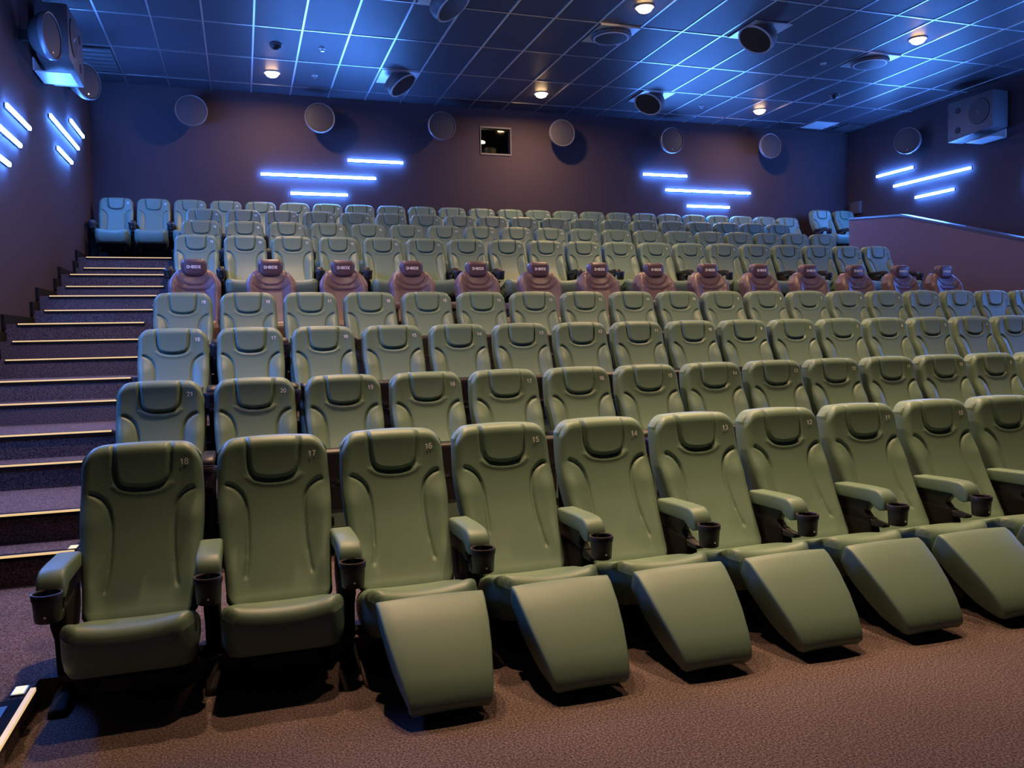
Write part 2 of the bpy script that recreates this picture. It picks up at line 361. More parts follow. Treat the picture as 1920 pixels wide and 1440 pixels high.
for (a0, a1, z, lab) in ((10.20, 11.22, 2.615, 'upper short'), (8.70, 10.72, 2.30, 'long middle'), (9.15, 10.19, 1.98, 'lower short')):
    tube((XL, (a0+a1)/2, z), a1-a0, (0,1,0), (1,0,0), '%s blue light tube on the left wall at the picture edge' % lab)
    tube((XR, (a0+a1)/2, z), a1-a0, (0,1,0), (-1,0,0), '%s blue light tube on the right wall past the picture edge' % lab)
for (a0, a1, z, lab) in ((6.55, 7.57, 1.85, 'upper short'), (5.05, 7.07, 1.53, 'long middle'), (5.5, 6.54, 1.21, 'lower short')):
    tube((XL, (a0+a1)/2, z), a1-a0, (0,1,0), (1,0,0), '%s blue light tube low on the left wall outside the picture' % lab)
    tube((XR, (a0+a1)/2, z), a1-a0, (0,1,0), (-1,0,0), '%s blue light tube low on the right wall outside the picture' % lab)

# ================================================================ SPEAKERS
disc_grille = MB().lathe([(0.0, 0.0), (0.15, -0.003), (0.245, 0.004), (0.25, 0.012), (0.0, 0.012)], 40).mesh('grille', M['spk'], smooth=True)
disc_rim = MB().lathe([(0.247, -0.004), (0.262, -0.010), (0.272, 0.004), (0.268, 0.05), (0.255, 0.05), (0.250, 0.012), (0.247, -0.004)], 40).mesh('rim', M['spkr'], smooth=True)
disc_house = MB().lathe([(0.262, 0.045), (0.25, 0.09), (0.17, 0.20), (0.10, 0.22), (0.0, 0.22)], 32).mesh('housing', M['spkh'], smooth=True)
disc_brkt = MB().box(-0.03, 0.03, -0.06, 0.06, 0.20, 0.36).box(-0.06, 0.06, -0.08, 0.08, 0.345, 0.36).mesh('wall_bracket', M['blackm'])
disc_logo = MB().cyl((0, -0.19, -0.005), (0, -0.19, 0.003), 0.012, n=12).mesh('badge', M['screw'])
def disc_speaker(wall_pt, normal, tilt, label):
    n = Vector(normal)
    # local +Z points into the wall
    z = (-n).normalized(); x = Vector((0,0,1)).cross(z).normalized(); y = z.cross(x)
    R = Matrix((x, y, z)).transposed()
    rr = R.to_euler()
    t = thing('round_speaker', W(*wall_pt)+n*K*0.36, label, 'speaker', 'round surround speakers on the walls', rr)
    for nm, me in (('grille', disc_grille), ('rim', disc_rim), ('housing', disc_house), ('wall_bracket', disc_brkt)): obj(nm, me, t)
    obj('badge', disc_logo, t)
spk = [(-0.70, 4.13, 'first'), (1.53, 4.14, 'second'), (3.85, 4.13, 'third'), (6.36, 4.135, 'fourth'), (8.88, 4.125, 'fifth'), (11.35, 4.135, 'sixth')]
for x, z, lab in spk:
    disc_speaker((x*0.982, YB, z*0.985), (0,-1,0), 0, '%s round grey speaker from the left on the back wall' % lab)
disc_speaker((XL, 11.10, 3.66), (math.cos(0.20), -math.sin(0.20), 0), 0, 'round grey speaker on the left wall nearest the camera')
disc_speaker((XL, 14.02, 3.965), (math.cos(0.60), -math.sin(0.60), 0), 0, 'round grey speaker on the left wall beside the back corner')
disc_speaker((XR, 13.88, 3.885), (-math.cos(0.45), -math.sin(0.45), 0), 0, 'round grey speaker on the right wall above the blue tubes')
def box_speaker(loc, side, label):
    s = side       # +1 faces +x (left wall), -1 faces -x
    t = thing('box_speaker', W(*loc), label, 'speaker', 'box speakers on the side walls')
    d = 0.43
    obj('cabinet', MB().prism([(-0.50, -0.30), (0.50, -0.38), (0.50, 0.36), (-0.50, 0.36)], *sorted((s*0.06, s*d))).mesh('cabinet', M['grey'], bevel=0.015), t)
    xf = s*d
    cone = obj('woofer', MB().cyl((xf, -0.21, 0.04), (xf+s*0.014, -0.21, 0.04), 0.235, 0.225, n=36).mesh('woofer', M['spk'], smooth=True), t)
    obj('dust_cap', MB().cyl((xf+s*0.014, -0.21, 0.04), (xf+s*0.035, -0.21, 0.04), 0.05, 0.02, n=20).mesh('dust_cap', M['spkr'], smooth=True), cone)
    for zz in (0.17, -0.20):
        obj('bass_port', MB().cyl((xf, 0.26, zz), (xf+s*0.006, 0.26, zz), 0.06, n=24).mesh('bass_port', M['booth']), t)
    obj('wall_bracket', MB().box(*sorted((0, s*0.07)), -0.2, 0.2, -0.12, 0.12).mesh('wall_bracket', M['blackm']), t)
    obj('under_bracket', MB().box(*sorted((0, s*0.42)), -0.42, 0.10, -0.47, -0.455).box(*sorted((0, s*0.02)), -0.42, 0.10, -0.47, -0.3).mesh('under_bracket', M['plate']), t)
box_speaker((XL+0.004, 12.10, 3.90), 1, 'grey box speaker on the left wall between two round speakers')
box_speaker((XR-0.004, 12.10, 3.95), -1, 'grey box speaker on the right wall with round woofer and ports')

# ceiling speakers: dark cans under a satin plate
can_body = [(0.27, 0.0), (0.285, -0.02), (0.285, -0.10), (0.27, -0.16), (0.24, -0.17)]
def ceiling_speaker(x, y, tilt, yawr, label):
    t = thing('ceiling_speaker', W(x, y, ZC-0.012), label, 'speaker', 'round speakers under the ceiling')
    obj('mounting_plate', MB().box(-GX/2+0.02, GX/2-0.02, -0.36, 0.36, -0.012, 0.0).mesh('mounting_plate', M['tee']), t)
    R = Matrix.Rotation(yawr, 3, 'Z') @ Matrix.Rotation(tilt, 3, 'X')
    drop = -0.015
    body = [(0.0, 0.0)]+can_body if tilt else [(0.30, 0.0), (0.31, -0.01), (0.30, -0.035), (0.25, -0.045)]
    h = body[-1][1]
    obj('housing', MB().lathe(body, 36, (0, 0, drop), R).mesh('housing', M['spkh'], smooth=True), t)
    obj('grille', MB().lathe([(0.242, h+0.004), (0.235, h-0.006), (0.12, h-0.010), (0.0, h-0.010)], 36, (0, 0, drop), R).mesh('grille', M['black'], smooth=True), t)
    obj('rim', MB().lathe([(0.268, h+0.012), (0.272, h-0.006), (0.245, h-0.008), (0.242, h+0.006)], 36, (0, 0, drop), R).mesh('rim', M['plate'], smooth=True), t)
ceiling_speaker(2.73, 14.33, math.radians(-36), math.radians(62), 'tilted black can speaker under the ceiling at left, near the back wall')
ceiling_speaker(7.61, 14.33, math.radians(-36), math.radians(-62), 'tilted black can speaker under the ceiling at right, near the back wall')
ceiling_speaker(7.60, 10.82, math.radians(-36), math.radians(-80), 'tilted can speaker under the ceiling right of the middle, towards the screen')
ceiling_speaker(2.74, 10.82, math.radians(-36), math.radians(62), 'tilted can speaker under the ceiling at the top picture edge')
ceiling_speaker(5.475, 11.55, 0, 0, 'flat round ceiling speaker in the middle of the ceiling')
ceiling_speaker(10.268, 11.53, 0, 0, 'flat round ceiling speaker at the right of the ceiling')
det = MB().lathe([(0.085, 0.0), (0.085, -0.03), (0.07, -0.055), (0.03, -0.085), (0.0, -0.09)], 24).mesh('dome', M['black'], smooth=True)
detb = MB().lathe([(0.10, 0.004), (0.10, -0.012), (0.09, -0.016), (0.0, -0.016)], 24).mesh('base_plate', M['spkr'], smooth=True)
for x, y, lab in ((0.661, 13.27, 'small dark smoke detector dome above the left lamp'), (11.04, 13.34, 'small dark smoke detector dome at the right of the ceiling')):
    t = thing('smoke_detector', W(x, y, ZC-0.005), lab, 'smoke detector', 'smoke detectors'); obj('dome', det, t); obj('base_plate', detb, t)
sp_b = MB().lathe([(0.055, 0.004), (0.055, -0.006), (0.05, -0.01), (0.0, -0.01)], 20).mesh('escutcheon', M['plate'], smooth=True)
sp_h = MB().lathe([(0.015, -0.008), (0.015, -0.045), (0.03, -0.05), (0.0, -0.055)], 14).mesh('nozzle', M['screw'], smooth=True)
for x, y, lab in ((1.355, 13.26, 'small sprinkler head in the ceiling left, second tile row'), (1.353, 14.62, 'small sprinkler head in the ceiling left, by the back wall'),
                  (8.91, 14.65, 'small sprinkler head in the ceiling right, by the back wall'), (9.58, 11.85, 'small sprinkler head in the ceiling right, towards the screen')):
    t = thing('sprinkler', W(x, y, ZC-0.005), lab, 'sprinkler', 'ceiling sprinklers'); obj('escutcheon', sp_b, t); obj('nozzle', sp_h, t)
# air vents
def vent(x, y, w, d, nsl, material, label):
    t = thing('air_vent', W(x, y, ZC-0.012), label, 'air vent')
    fr = 0.03
    obj('frame', MB().box(-w/2, w/2, -d/2, -d/2+fr, -0.014, 0).box(-w/2, w/2, d/2-fr, d/2, -0.014, 0).box(-w/2, -w/2+fr, -d/2+fr, d/2-fr, -0.014, 0).box(w/2-fr, w/2, -d/2+fr, d/2-fr, -0.014, 0).mesh('frame', material), t)
    sm = MB().add([(-w/2+fr, -0.03, -0.002), (w/2-fr, -0.03, -0.002), (w/2-fr, 0.03, -0.02), (-w/2+fr, 0.03, -0.02),
                   (-w/2+fr, -0.03, 0.004), (w/2-fr, -0.03, 0.004), (w/2-fr, 0.03, -0.014), (-w/2+fr, 0.03, -0.014)],
                  [(0,1,2,3), (4,7,6,5), (0,4,5,1), (3,2,6,7), (0,3,7,4), (1,5,6,2)]).mesh('slat', material)
    for k in range(nsl):
        obj('slat', sm, t, Vector((0, K*(-d/2+fr+(k+0.5)*(d-2*fr)/nsl), 0)))
    obj('duct', MB().box(-w/2+fr, w/2-fr, -d/2+fr, d/2-fr, 0.004, 0.006).mesh('duct', M['booth']), t)
vent(12.29, 15.33, 0.60, 0.55, 4, M['plate'], 'pale square air vent in the ceiling by the right back corner')
vent(13.10, 15.33, 0.55, 0.55, 4, M['spkh'], 'dark square air vent in the ceiling right at the right wall')
vent(-2.02, 14.64, 0.55, 1.2, 6, M['spkh'], 'dark slatted air vent in the ceiling beside the left wall')
# small wall plates
t = thing('wall_socket', W(XL, 9.35, 0.62), 'tiny grey socket plate low on the left wall beside the stairs', 'wall socket')
obj('plate', MB().box(0, 0.012, -0.05, 0.05, -0.09, 0.09).mesh('plate', M['cap'], bevel=0.004), t)
obj('rocker', MB().box(0.012, 0.02, -0.025, 0.025, -0.04, 0.04).mesh('rocker', M['grey']), t)
t = thing('wall_panel', W(XR, 15.55, 2.80), 'small pale control panel on the right wall behind the corner seats', 'control panel')
obj('plate', MB().box(-0.05, 0, -0.17, 0.17, -0.14, 0.14).mesh('plate', M['grey'], bevel=0.008), t)
obj('cover', MB().box(-0.06, -0.05, -0.13, 0.13, -0.10, 0.10).mesh('cover', M['spkr']), t)

# ================================================================ GREEN CINEMA SEATS
YFR = smooth_tab([(0.80, -0.405), (0.72, -0.352), (0.685, -0.325), (0.60, -0.264), (0.50, -0.198), (0.40, -0.140), (0.29, -0.093), (0.19, -0.064), (0.10, -0.046), (0.0, -0.034)][::-1])
def yfr(z): return lerp_tab(YFR, -z)
HW = smooth_tab([(0.0, 0.258), (0.15, 0.266), (0.30, 0.270), (0.45, 0.262), (0.60, 0.246), (0.80, 0.236)])
def hwid(z): return lerp_tab(HW, -z)
head_half = [(0.130, 0.03), (0.1275, -0.03), (0.124, -0.09), (0.119, -0.145), (0.108, -0.178), (0.086, -0.196), (0.045, -0.207), (0.0, -0.210)]
head_half_s = head_half[:2]+smooth_tab(head_half[1:])[1:]
head_poly = head_half_s+[(-x, z) for x, z in head_half_s[::-1][1:]]
side_poly = smooth_tab([(0.222, -0.222), (0.196, -0.234), (0.162, -0.266), (0.141, -0.32), (0.134, -0.40), (0.136, -0.50), (0.145, -0.59), (0.152, -0.625)])
zb_tab = sorted([(x, z) for x, z in head_half_s])
def in_head(x, z):
    ax = abs(x)
    if ax > 0.128: return False
    if z > -0.14: return ax < lerp_tab([(-0.145, 0.119), (-0.09, 0.124), (0.03, 0.130)], z)
    return z > lerp_tab([(0.0, -0.210), (0.045, -0.207), (0.086, -0.196), (0.108, -0.178), (0.119, -0.145)], ax) and ax < 0.119

def bolster(x, z):
    w = sstep(-0.22, -0.36, z)*(1-0.5*sstep(-0.58, -0.72, z))
    return -0.034*w*sstep(0.125, 0.225, abs(x)) - 0.010*sstep(0.16, 0.26, abs(x))*(1-w)
def build_back():
    S = [-1, -0.992, -0.975, -0.95, -0.915]+[-0.88+1.76*i/78 for i in range(79)]+[0.915, 0.95, 0.975, 0.992, 1]
    T = [0, 0.004, 0.012, 0.025, 0.04, 0.055]+[0.065+0.87*i/92 for i in range(93)]+[0.95, 0.967, 0.98, 0.99, 0.997, 1]
    ns, ntt = len(S), len(T); r = 0.045
    vs = []; plan = []
    for t in T:
        for s in S:
            a = max(0, abs(s)-0.66)/0.34
            zt = -0.014*s*s-0.060*a**2.6; zb = -0.775+0.05*a**2.4
            z = zt+(zb-zt)*t; x = s*hwid(z)
            ds = (1-abs(s))*hwid(z); dt = zt-z; db = z-zb
            q = math.hypot(max(0, r-ds), max(0, r-dt, r-db)); q = min(q, r)
            off = r-math.sqrt(max(0, r*r-q*q))
            y = yfr(z)+bolster(x, z)+off
            dh = seg_dist(x, z, head_poly); dsd = seg_dist(abs(x), z, side_poly)
            inside = in_head(x, z)
            y += 0.015*math.exp(-(dh/0.0075)**2)+(-0.012*sstep(0.0, 0.02, dh) if inside else 0)
            if not inside and z < -0.19 and z > -0.25: y += -0.004*math.exp(-((dh-0.022)/0.012)**2)
            fade = sstep(-0.215, -0.245, z)*1.0 if z > -0.25 else 1.0
            y += 0.0165*math.exp(-(dsd/0.0085)**2)*(0.65 if z < -0.55 else 1)
            vs.append((x, y, z)); plan.append((x, z))
    fs_b, fs_h = [], []
    for j in range(ntt-1):
        for i in range(ns-1):
            f = (j*ns+i, j*ns+i+1, (j+1)*ns+i+1, (j+1)*ns+i)
            cx = sum(plan[k][0] for k in f)/4; cz = sum(plan[k][1] for k in f)/4
            (fs_h if in_head(cx, cz) else fs_b).append(f)
    # perimeter skirt
    per = [(0, i) for i in range(ns)]+[(j, ns-1) for j in range(1, ntt)]+[(ntt-1, i) for i in range(ns-2, -1, -1)]+[(j, 0) for j in range(ntt-2, 0, -1)]
    base = len(vs)
    for j, i in per:
        x, y, z = vs[j*ns+i]; vs.append((x*0.995, yfr(z)+0.118, z-0.004 if j == 0 else z))
    n = len(per)
    for k in range(n):
        a = per[k][0]*ns+per[k][1]; b_ = per[(k+1) % n][0]*ns+per[(k+1) % n][1]
        f = (a, base+k, base+(k+1) % n, b_)
        top = per[k][0] == 0 and per[(k+1) % n][0] == 0
        cx = (plan[a][0]+plan[b_][0])/2
        (fs_h if top and abs(cx) < 0.128 else fs_b).append(f)
    out = []
    for fs, nm in ((fs_b, 'backrest'), (fs_h, 'headrest')):
        used = sorted({i for f in fs for i in f}); mp = {o: k for k, o in enumerate(used)}
        mb = MB(); mb.v = [vs[o] for o in used]; mb.f = [tuple(mp[i] for i in f) for f in fs]
        me = bpy.data.meshes.new(nm); me.from_pydata([(K*x, K*y, K*z) for x, y, z in mb.v], [], [f[::-1] for f in mb.f] if False else mb.f)
        me.materials.append(M['green']); me.polygons.foreach_set('use_smooth', [True]*len(me.polygons))
        bm = bmesh.new(); bm.from_mesh(me); bmesh.ops.recalc_face_normals(bm, faces=bm.faces)
        # make sure the front faces the viewer
        s = sum(f.normal.y*f.calc_area() for f in bm.faces)
        if s > 0: bmesh.ops.reverse_faces(bm, faces=bm.faces)
        bm.to_mesh(me); bm.free(); out.append(me)
    return out
ME_BACK, ME_HEAD = build_back()
# black shell behind the cushion
def build_shell():
    mb = MB(); rowsn = 14; prof = []
    zs = [-0.022, -0.026, -0.034, -0.046, -0.062, -0.085, -0.115, -0.15, -0.23, -0.32, -0.42, -0.52, -0.62, -0.71]
    for z in zs:
        w = hwid(z)*0.97
        if z > -0.15: w *= 0.70+0.30*math.sqrt(max(0, 1-((z+0.15)/0.13)**2))
        y0 = yfr(z)+0.085
        prof.append([(-w, y0, z), (-w, y0+0.05, z), (-w*0.8, y0+0.085, z), (w*0.8, y0+0.085, z), (w, y0+0.05, z), (w, y0, z)])
    vs = [p for r in prof for p in r]; fs = []
    for j in range(rowsn-1):
        for i in range(6):
            fs.append((j*6+i, j*6+(i+1) % 6, (j+1)*6+(i+1) % 6, (j+1)*6+i))
    fs.append(tuple(range(6))); fs.append(tuple(range((rowsn-1)*6, rowsn*6)))
    mb.add(vs, fs)
    return mb.mesh('back_shell', M['black'], smooth=True)
ME_SHELL = build_shell()
# seat cushion (saddle shaped), built lying; tipped version rotated about its hinge
def build_cushion(nm, T=None):
    S = [-1, -0.985, -0.95, -0.9]+[-0.85+1.7*i/26 for i in range(27)]+[0.9, 0.95, 0.985, 1]
    Tt = [0, 0.01, 0.03, 0.06, 0.10, 0.15]+[0.2+0.6*i/14 for i in range(15)]+[0.85, 0.9, 0.94, 0.97, 0.99, 1]
    ns, ntt = len(S), len(Tt); vs = []; r = 0.062
    for t in Tt:
        for s in S:
            a = max(0, abs(s)-0.75)/0.25
            yfront = -0.800+0.050*a**2.2; yback = -0.27
            y = yfront+(yback-yfront)*t
            w = (0.256-0.012*t)*(1-0.07*max(0, 1-t/0.14)**2); x = s*w
            dsd = (1-abs(s))*w; df = y-yfront; q = min(r, math.hypot(max(0, r-dsd), max(0, r-df)))
            off = r-math.sqrt(max(0, r*r-q*q))
            z = -0.650+0.036*abs(s)**2.2*sstep(1.0, 0.45, t)+0.020*math.exp(-((t-0.13)/0.13)**2)-0.10*t-off
            vs.append((x, y, z))
    fs = [(j*ns+i, j*ns+i+1, (j+1)*ns+i+1, (j+1)*ns+i) for j in range(ntt-1) for i in range(ns-1)]
    per = [(0, i) for i in range(ns)]+[(j, ns-1) for j in range(1, ntt)]+[(ntt-1, i) for i in range(ns-2, -1, -1)]+[(j, 0) for j in range(ntt-2, 0, -1)]
    n = len(per)
    for ring, (dz, inset) in enumerate(((-0.055, 0.994), (-0.085, 0.965), (-0.098, 0.90))):
        base = len(vs)
        for j, i in per:
            x, y, z = vs[j*ns+i]
            vs.append((x*inset, -0.55+(y+0.55)*inset, min(z+dz, -0.745-0.10*(y+0.80)/0.5+(-0.02*ring)+(dz+0.055))))
        prev = [j*ns+i for j, i in per] if ring == 0 else list(range(base-n, base))
        for k in range(n): fs.append((prev[k], base+k, base+(k+1) % n, prev[(k+1) % n]))
    fs.append(tuple(range(len(vs)-n, len(vs))))
    mb = MB().add(vs, fs)
    me = mb.mesh(nm, M['green'], smooth=True, T=T)
    return me
ME_CUSH = build_cushion('seat_cushion')
ME_PAN = MB().prism([(-0.30, -0.93), (-0.62, -0.90), (-0.70, -0.845), (-0.68, -0.82), (-0.30, -0.86)], -0.215, 0.215).mesh('seat_pan', M['blackm'], bevel=0.01)
# tipped-up seat: rotate about the hinge so the underside faces the screen
hinge = Vector((0, K*-0.42, K*-0.86))
TT = Matrix.Translation(hinge) @ Matrix.Rotation(math.radians(-82), 4, 'X') @ Matrix.Translation(-Vector((0, K*-0.36, K*-0.80)))
ME_CUSH_UP = build_cushion('seat_cushion', TT @ Matrix.Diagonal((0.98, 0.90, 1, 1)))
def build_up_shell():
    # dark moulded underside with a smile-shaped double ridge
    NX, NZ = 41, 31; vs = []; fs = []
    smile1 = smooth_tab([(-0.24, 0.235), (-0.15, 0.195), (0, 0.175), (0.15, 0.195), (0.24, 0.235)])
    smile2 = [(x, z-0.035) for x, z in smile1]
    for j in range(NZ):
        for i in range(NX):
            s = -1+2*i/(NX-1); t = j/(NZ-1)
            w = 0.235-0.02*(1-t)
            x = s*w; z = t*0.40
            d = min(seg_dist(x, z, smile1), seg_dist(x, z, smile2))
            e_ = min((1-abs(s))*w, z, 0.40-z)
            y = -0.030*min(1, e_/0.02)**0.5 - 0.008*math.exp(-(d/0.006)**2)
            vs.append((x, y+0.02*t-0.01, z))
    fs = [(j*NX+i, j*NX+i+1, (j+1)*NX+i+1, (j+1)*NX+i) for j in range(NZ-1) for i in range(NX-1)]
    n0 = len(vs)
    vs += [(x, 0.05, z) for x, y, z in ((-0.215, 0, 0), (0.215, 0, 0), (0.235, 0, 0.40), (-0.235, 0, 0.40))]
    c = (0, NX-1, NZ*NX-1, (NZ-1)*NX)
    fs += [tuple(range(0, NX))+(n0+1, n0), tuple(j*NX+NX-1 for j in range(NZ))+(n0+2, n0+1),
           tuple(reversed(range((NZ-1)*NX, NZ*NX)))+(n0+3, n0+2)[::-1], tuple(reversed([j*NX for j in range(NZ)]))+(n0, n0+3), (n0, n0+1, n0+2, n0+3)]
    vs = [(x, y-0.50, z-0.865) for x, y, z in vs]
    return MB().add(vs, fs).mesh('seat_shell', M['black'], smooth=True)
ME_UPSHELL = build_up_shell()
# armrests: pad profile in (y,z)
def arc(cy, cz, r, a0, a1, n=7):
    return [(cy+r*math.cos(math.radians(a0+(a1-a0)*i/n)), cz+r*math.sin(math.radians(a0+(a1-a0)*i/n))) for i in range(n+1)]
pad_prof = [(-0.20, -0.525), (-0.19, -0.452)]+[(-0.44, -0.440)]+arc(-0.525, -0.522, 0.082, 95, 190)+[(-0.598, -0.548), (-0.565, -0.556), (-0.53, -0.545), (-0.49, -0.520)]
ME_PAD_G = MB().prism(pad_prof, -0.052, 0.052).mesh('arm_pad', M['green'], bevel=0.014, seg=3, angle=50)
padb_prof = [(-0.20, -0.515), (-0.19, -0.465)]+[(-0.50, -0.458)]+arc(-0.555, -0.505, 0.046, 95, 190)+[(-0.59, -0.54), (-0.54, -0.545), (-0.46, -0.515)]
ME_PAD_B = MB().prism(padb_prof, -0.038, 0.038).mesh('arm_pad', M['black'], bevel=0.010, seg=2, angle=50)
ME_ARM = MB().prism([(-0.13, -0.50), (-0.13, -0.62), (-0.28, -0.66), (-0.47, -0.66), (-0.57, -0.655), (-0.575, -0.635), (-0.46, -0.622), (-0.42, -0.585), (-0.47, -0.528), (-0.30, -0.522)], -0.026, 0.026).mesh('arm_bracket', M['black'], bevel=0.006)
cupp = [(0.044, -0.620), (0.049, -0.616), (0.0535, -0.54), (0.0535, -0.532), (0.0575, -0.532), (0.0585, -0.509), (0.056, -0.506), (0.050, -0.508), (0.046, -0.604), (0.0, -0.606)]
ME_CUP = MB().lathe([(0.0, -0.620)]+cupp, 26, (0, -0.655, 0)).mesh('cup_holder', M['black'], smooth=True)
ME_RIM = MB().lathe([(0.0588, -0.5095), (0.0575, -0.5045), (0.053, -0.5045), (0.0515, -0.5085), (0.0545, -0.5075), (0.0588, -0.5095)], 26, (0, -0.655, 0)).mesh('cup_rim', M['rim'], smooth=True)
ME_SCREW = MB().cyl((0, -0.7105, -0.59), (0, -0.70, -0.59), 0.005, n=8).mesh('screw', M['screw'])
def leg_mesh(H):
    prof = [(-0.16, -0.60), (-0.47, -0.62), (-0.49, -0.70), (-0.42, -0.78), (-0.40, -H+0.09), (-0.44, -H+0.05), (-0.60, -H+0.03), (-0.62, -H), (-0.16, -H), (-0.14, -H+0.04), (-0.24, -H+0.10), (-0.24, -0.80), (-0.16, -0.70)]
    return MB().prism(prof, -0.032, 0.032).mesh('leg', M['blackm'], bevel=0.006)
H_A, H_S = 1.036, 1.167
ME_LEG = {H_A: leg_mesh(H_A), H_S: leg_mesh(H_S)}
ME_BEAM = MB().box(-0.27, 0.27, -0.38, -0.31, -0.965, -0.915).box(-0.20, -0.15, -0.58, -0.22, -0.95, -0.90).box(0.15, 0.20, -0.58, -0.22, -0.95, -0.90).mesh('cross_beam', M['blackm'])
# footrest wedge (raised), tapering towards the floor
def build_foot():
    P = [(-0.865, -0.632, 0.238), (-0.91, -0.650, 0.234), (-1.00, -0.715, 0.224), (-1.09, -0.792, 0.208), (-1.165, -0.868, 0.190), (-1.212, -0.930, 0.176), (-1.226, -0.972, 0.168), (-1.205, -0.996, 0.163)]
    Bk = [(-0.800, -0.735, 0.225), (-0.83, -0.775, 0.222), (-0.90, -0.84, 0.212), (-0.98, -0.905, 0.198), (-1.05, -0.955, 0.182), (-1.10, -0.98, 0.170), (-1.15, -0.995, 0.164), (-1.18, -1.0, 0.160)]
    vs = []; fs = []; NX = 9
    for (y, z, w) in P:
        for i in range(NX):
            s = -1+2*i/(NX-1)
            vs.append((s*w, y-0.012*(1-s*s)*0.8, z+0.012*(1-s*s)*0.8))
    for (y, z, w) in Bk:
        for i in range(NX):
            s = -1+2*i/(NX-1); vs.append((s*w*0.97, y, z))
    n = len(P); o = n*NX
    for j in range(n-1):
        for i in range(NX-1):
            fs.append((j*NX+i, j*NX+i+1, (j+1)*NX+i+1, (j+1)*NX+i)); fs.append((o+j*NX+i, o+(j+1)*NX+i, o+(j+1)*NX+i+1, o+j*NX+i+1))
        fs.append((j*NX, (j+1)*NX, o+(j+1)*NX, o+j*NX)); k = NX-1
        fs.append((j*NX+k, o+j*NX+k, o+(j+1)*NX+k, (j+1)*NX+k))
    for i in range(NX-1):
        fs.append((i, o+i, o+i+1, i+1)); j = n-1
        fs.append((j*NX+i, j*NX+i+1, o+j*NX+i+1, o+j*NX+i))
    return MB().add(vs, fs).mesh('footrest', M['green'], bevel=0.012, seg=3, angle=48)
ME_FOOT = build_foot()
ME_FOOTARM = MB().prism([(-0.60, -0.84), (-0.86, -0.90), (-0.95, -0.94), (-0.95, -0.97), (-0.85, -0.94), (-0.60, -0.88)], -0.015, 0.015).mesh('footrest_arm', M['blackm'])
# numbers printed on the backrests
NUM = {}
def ell(cx, cz, rx, rz, a0=0, a1=360, n=14):
    return [(cx+rx*math.cos(math.radians(a0+(a1-a0)*i/n)), cz+rz*math.sin(math.radians(a0+(a1-a0)*i/n))) for i in range(n+1)]
DIGITS = {
    '0': [ell(0.30, 0.50, 0.25, 0.47)], '1': [[(0.08, 0.74), (0.22, 0.82), (0.34, 0.97), (0.34, 0.0)]],
    '2': [ell(0.30, 0.70, 0.24, 0.27, 170, -35)+[(0.08, 0.06), (0.57, 0.06)]],
    '3': [ell(0.28, 0.73, 0.22, 0.24, 160, -80)+ell(0.28, 0.27, 0.25, 0.25, 85, -160)],
    '4': [[(0.44, 0.0), (0.44, 0.97), (0.03, 0.27), (0.60, 0.27)]],
    '5': [[(0.52, 0.94), (0.15, 0.94), (0.09, 0.48)]+ell(0.29, 0.32, 0.25, 0.29, 130, -150)],
    '6': [ell(0.30, 0.62, 0.25, 0.36, 35, 180)+[(0.05, 0.40)], ell(0.30, 0.31, 0.24, 0.28)],
    '7': [[(0.03, 0.94), (0.55, 0.94), (0.36, 0.55), (0.24, 0.0)]],
    '8': [ell(0.30, 0.73, 0.21, 0.22), ell(0.30, 0.27, 0.25, 0.25)],
    '9': [ell(0.30, 0.69, 0.24, 0.28), ell(0.30, 0.38, 0.25, 0.36, -145, 0)+[(0.55, 0.60)]]}
def num_mesh(n):
    if n not in NUM:
        mb = MB(); txt = str(n); hgt = 0.029; tk = 0.155/2; adv = 0.70; x0 = -adv*len(txt)/2+0.05
        for k, ch in enumerate(txt):
            for pl in DIGITS[ch]:
                vs = []
                for i, (px, pz) in enumerate(pl):
                    ax, az = pl[max(0, i-1)]; bx, bz = pl[min(len(pl)-1, i+1)]
                    if i == 0 and pl[0] == pl[-1] or (i in (0, len(pl)-1) and math.hypot(pl[0][0]-pl[-1][0], pl[0][1]-pl[-1][1]) < 1e-6):
                        ax, az = pl[-2]; bx, bz = pl[1]
                    dx, dz = bx-ax, bz-az; L = math.hypot(dx, dz) or 1
                    d1 = (px-pl[i-1][0], pz-pl[i-1][1]) if i else (dx, dz)
                    l1 = math.hypot(*d1) or 1; c = max(0.55, abs((d1[0]*dx+d1[1]*dz)/(l1*L)))
                    nx, nz = -dz/L*tk/c, dx/L*tk/c
                    for sg in (1, -1): vs.append(((x0+k*adv+px+sg*nx)*hgt, (pz-0.5+sg*nz)*hgt, 0.0))
                mb.add(vs, [(2*i, 2*i+1, 2*i+3, 2*i+2) for i in range(len(pl)-1)])
        NUM[n] = mb.mesh('number', M['white'])
    return NUM[n]
nx_, nz_ = 0.186, -0.095
ny_ = yfr(nz_)+bolster(nx_, nz_)
slope = math.atan2(yfr(nz_-0.03)-yfr(nz_+0.03), -0.06)   # lean of the surface
lean = math.atan2(yfr(nz_+0.03)-yfr(nz_-0.03), 0.06)

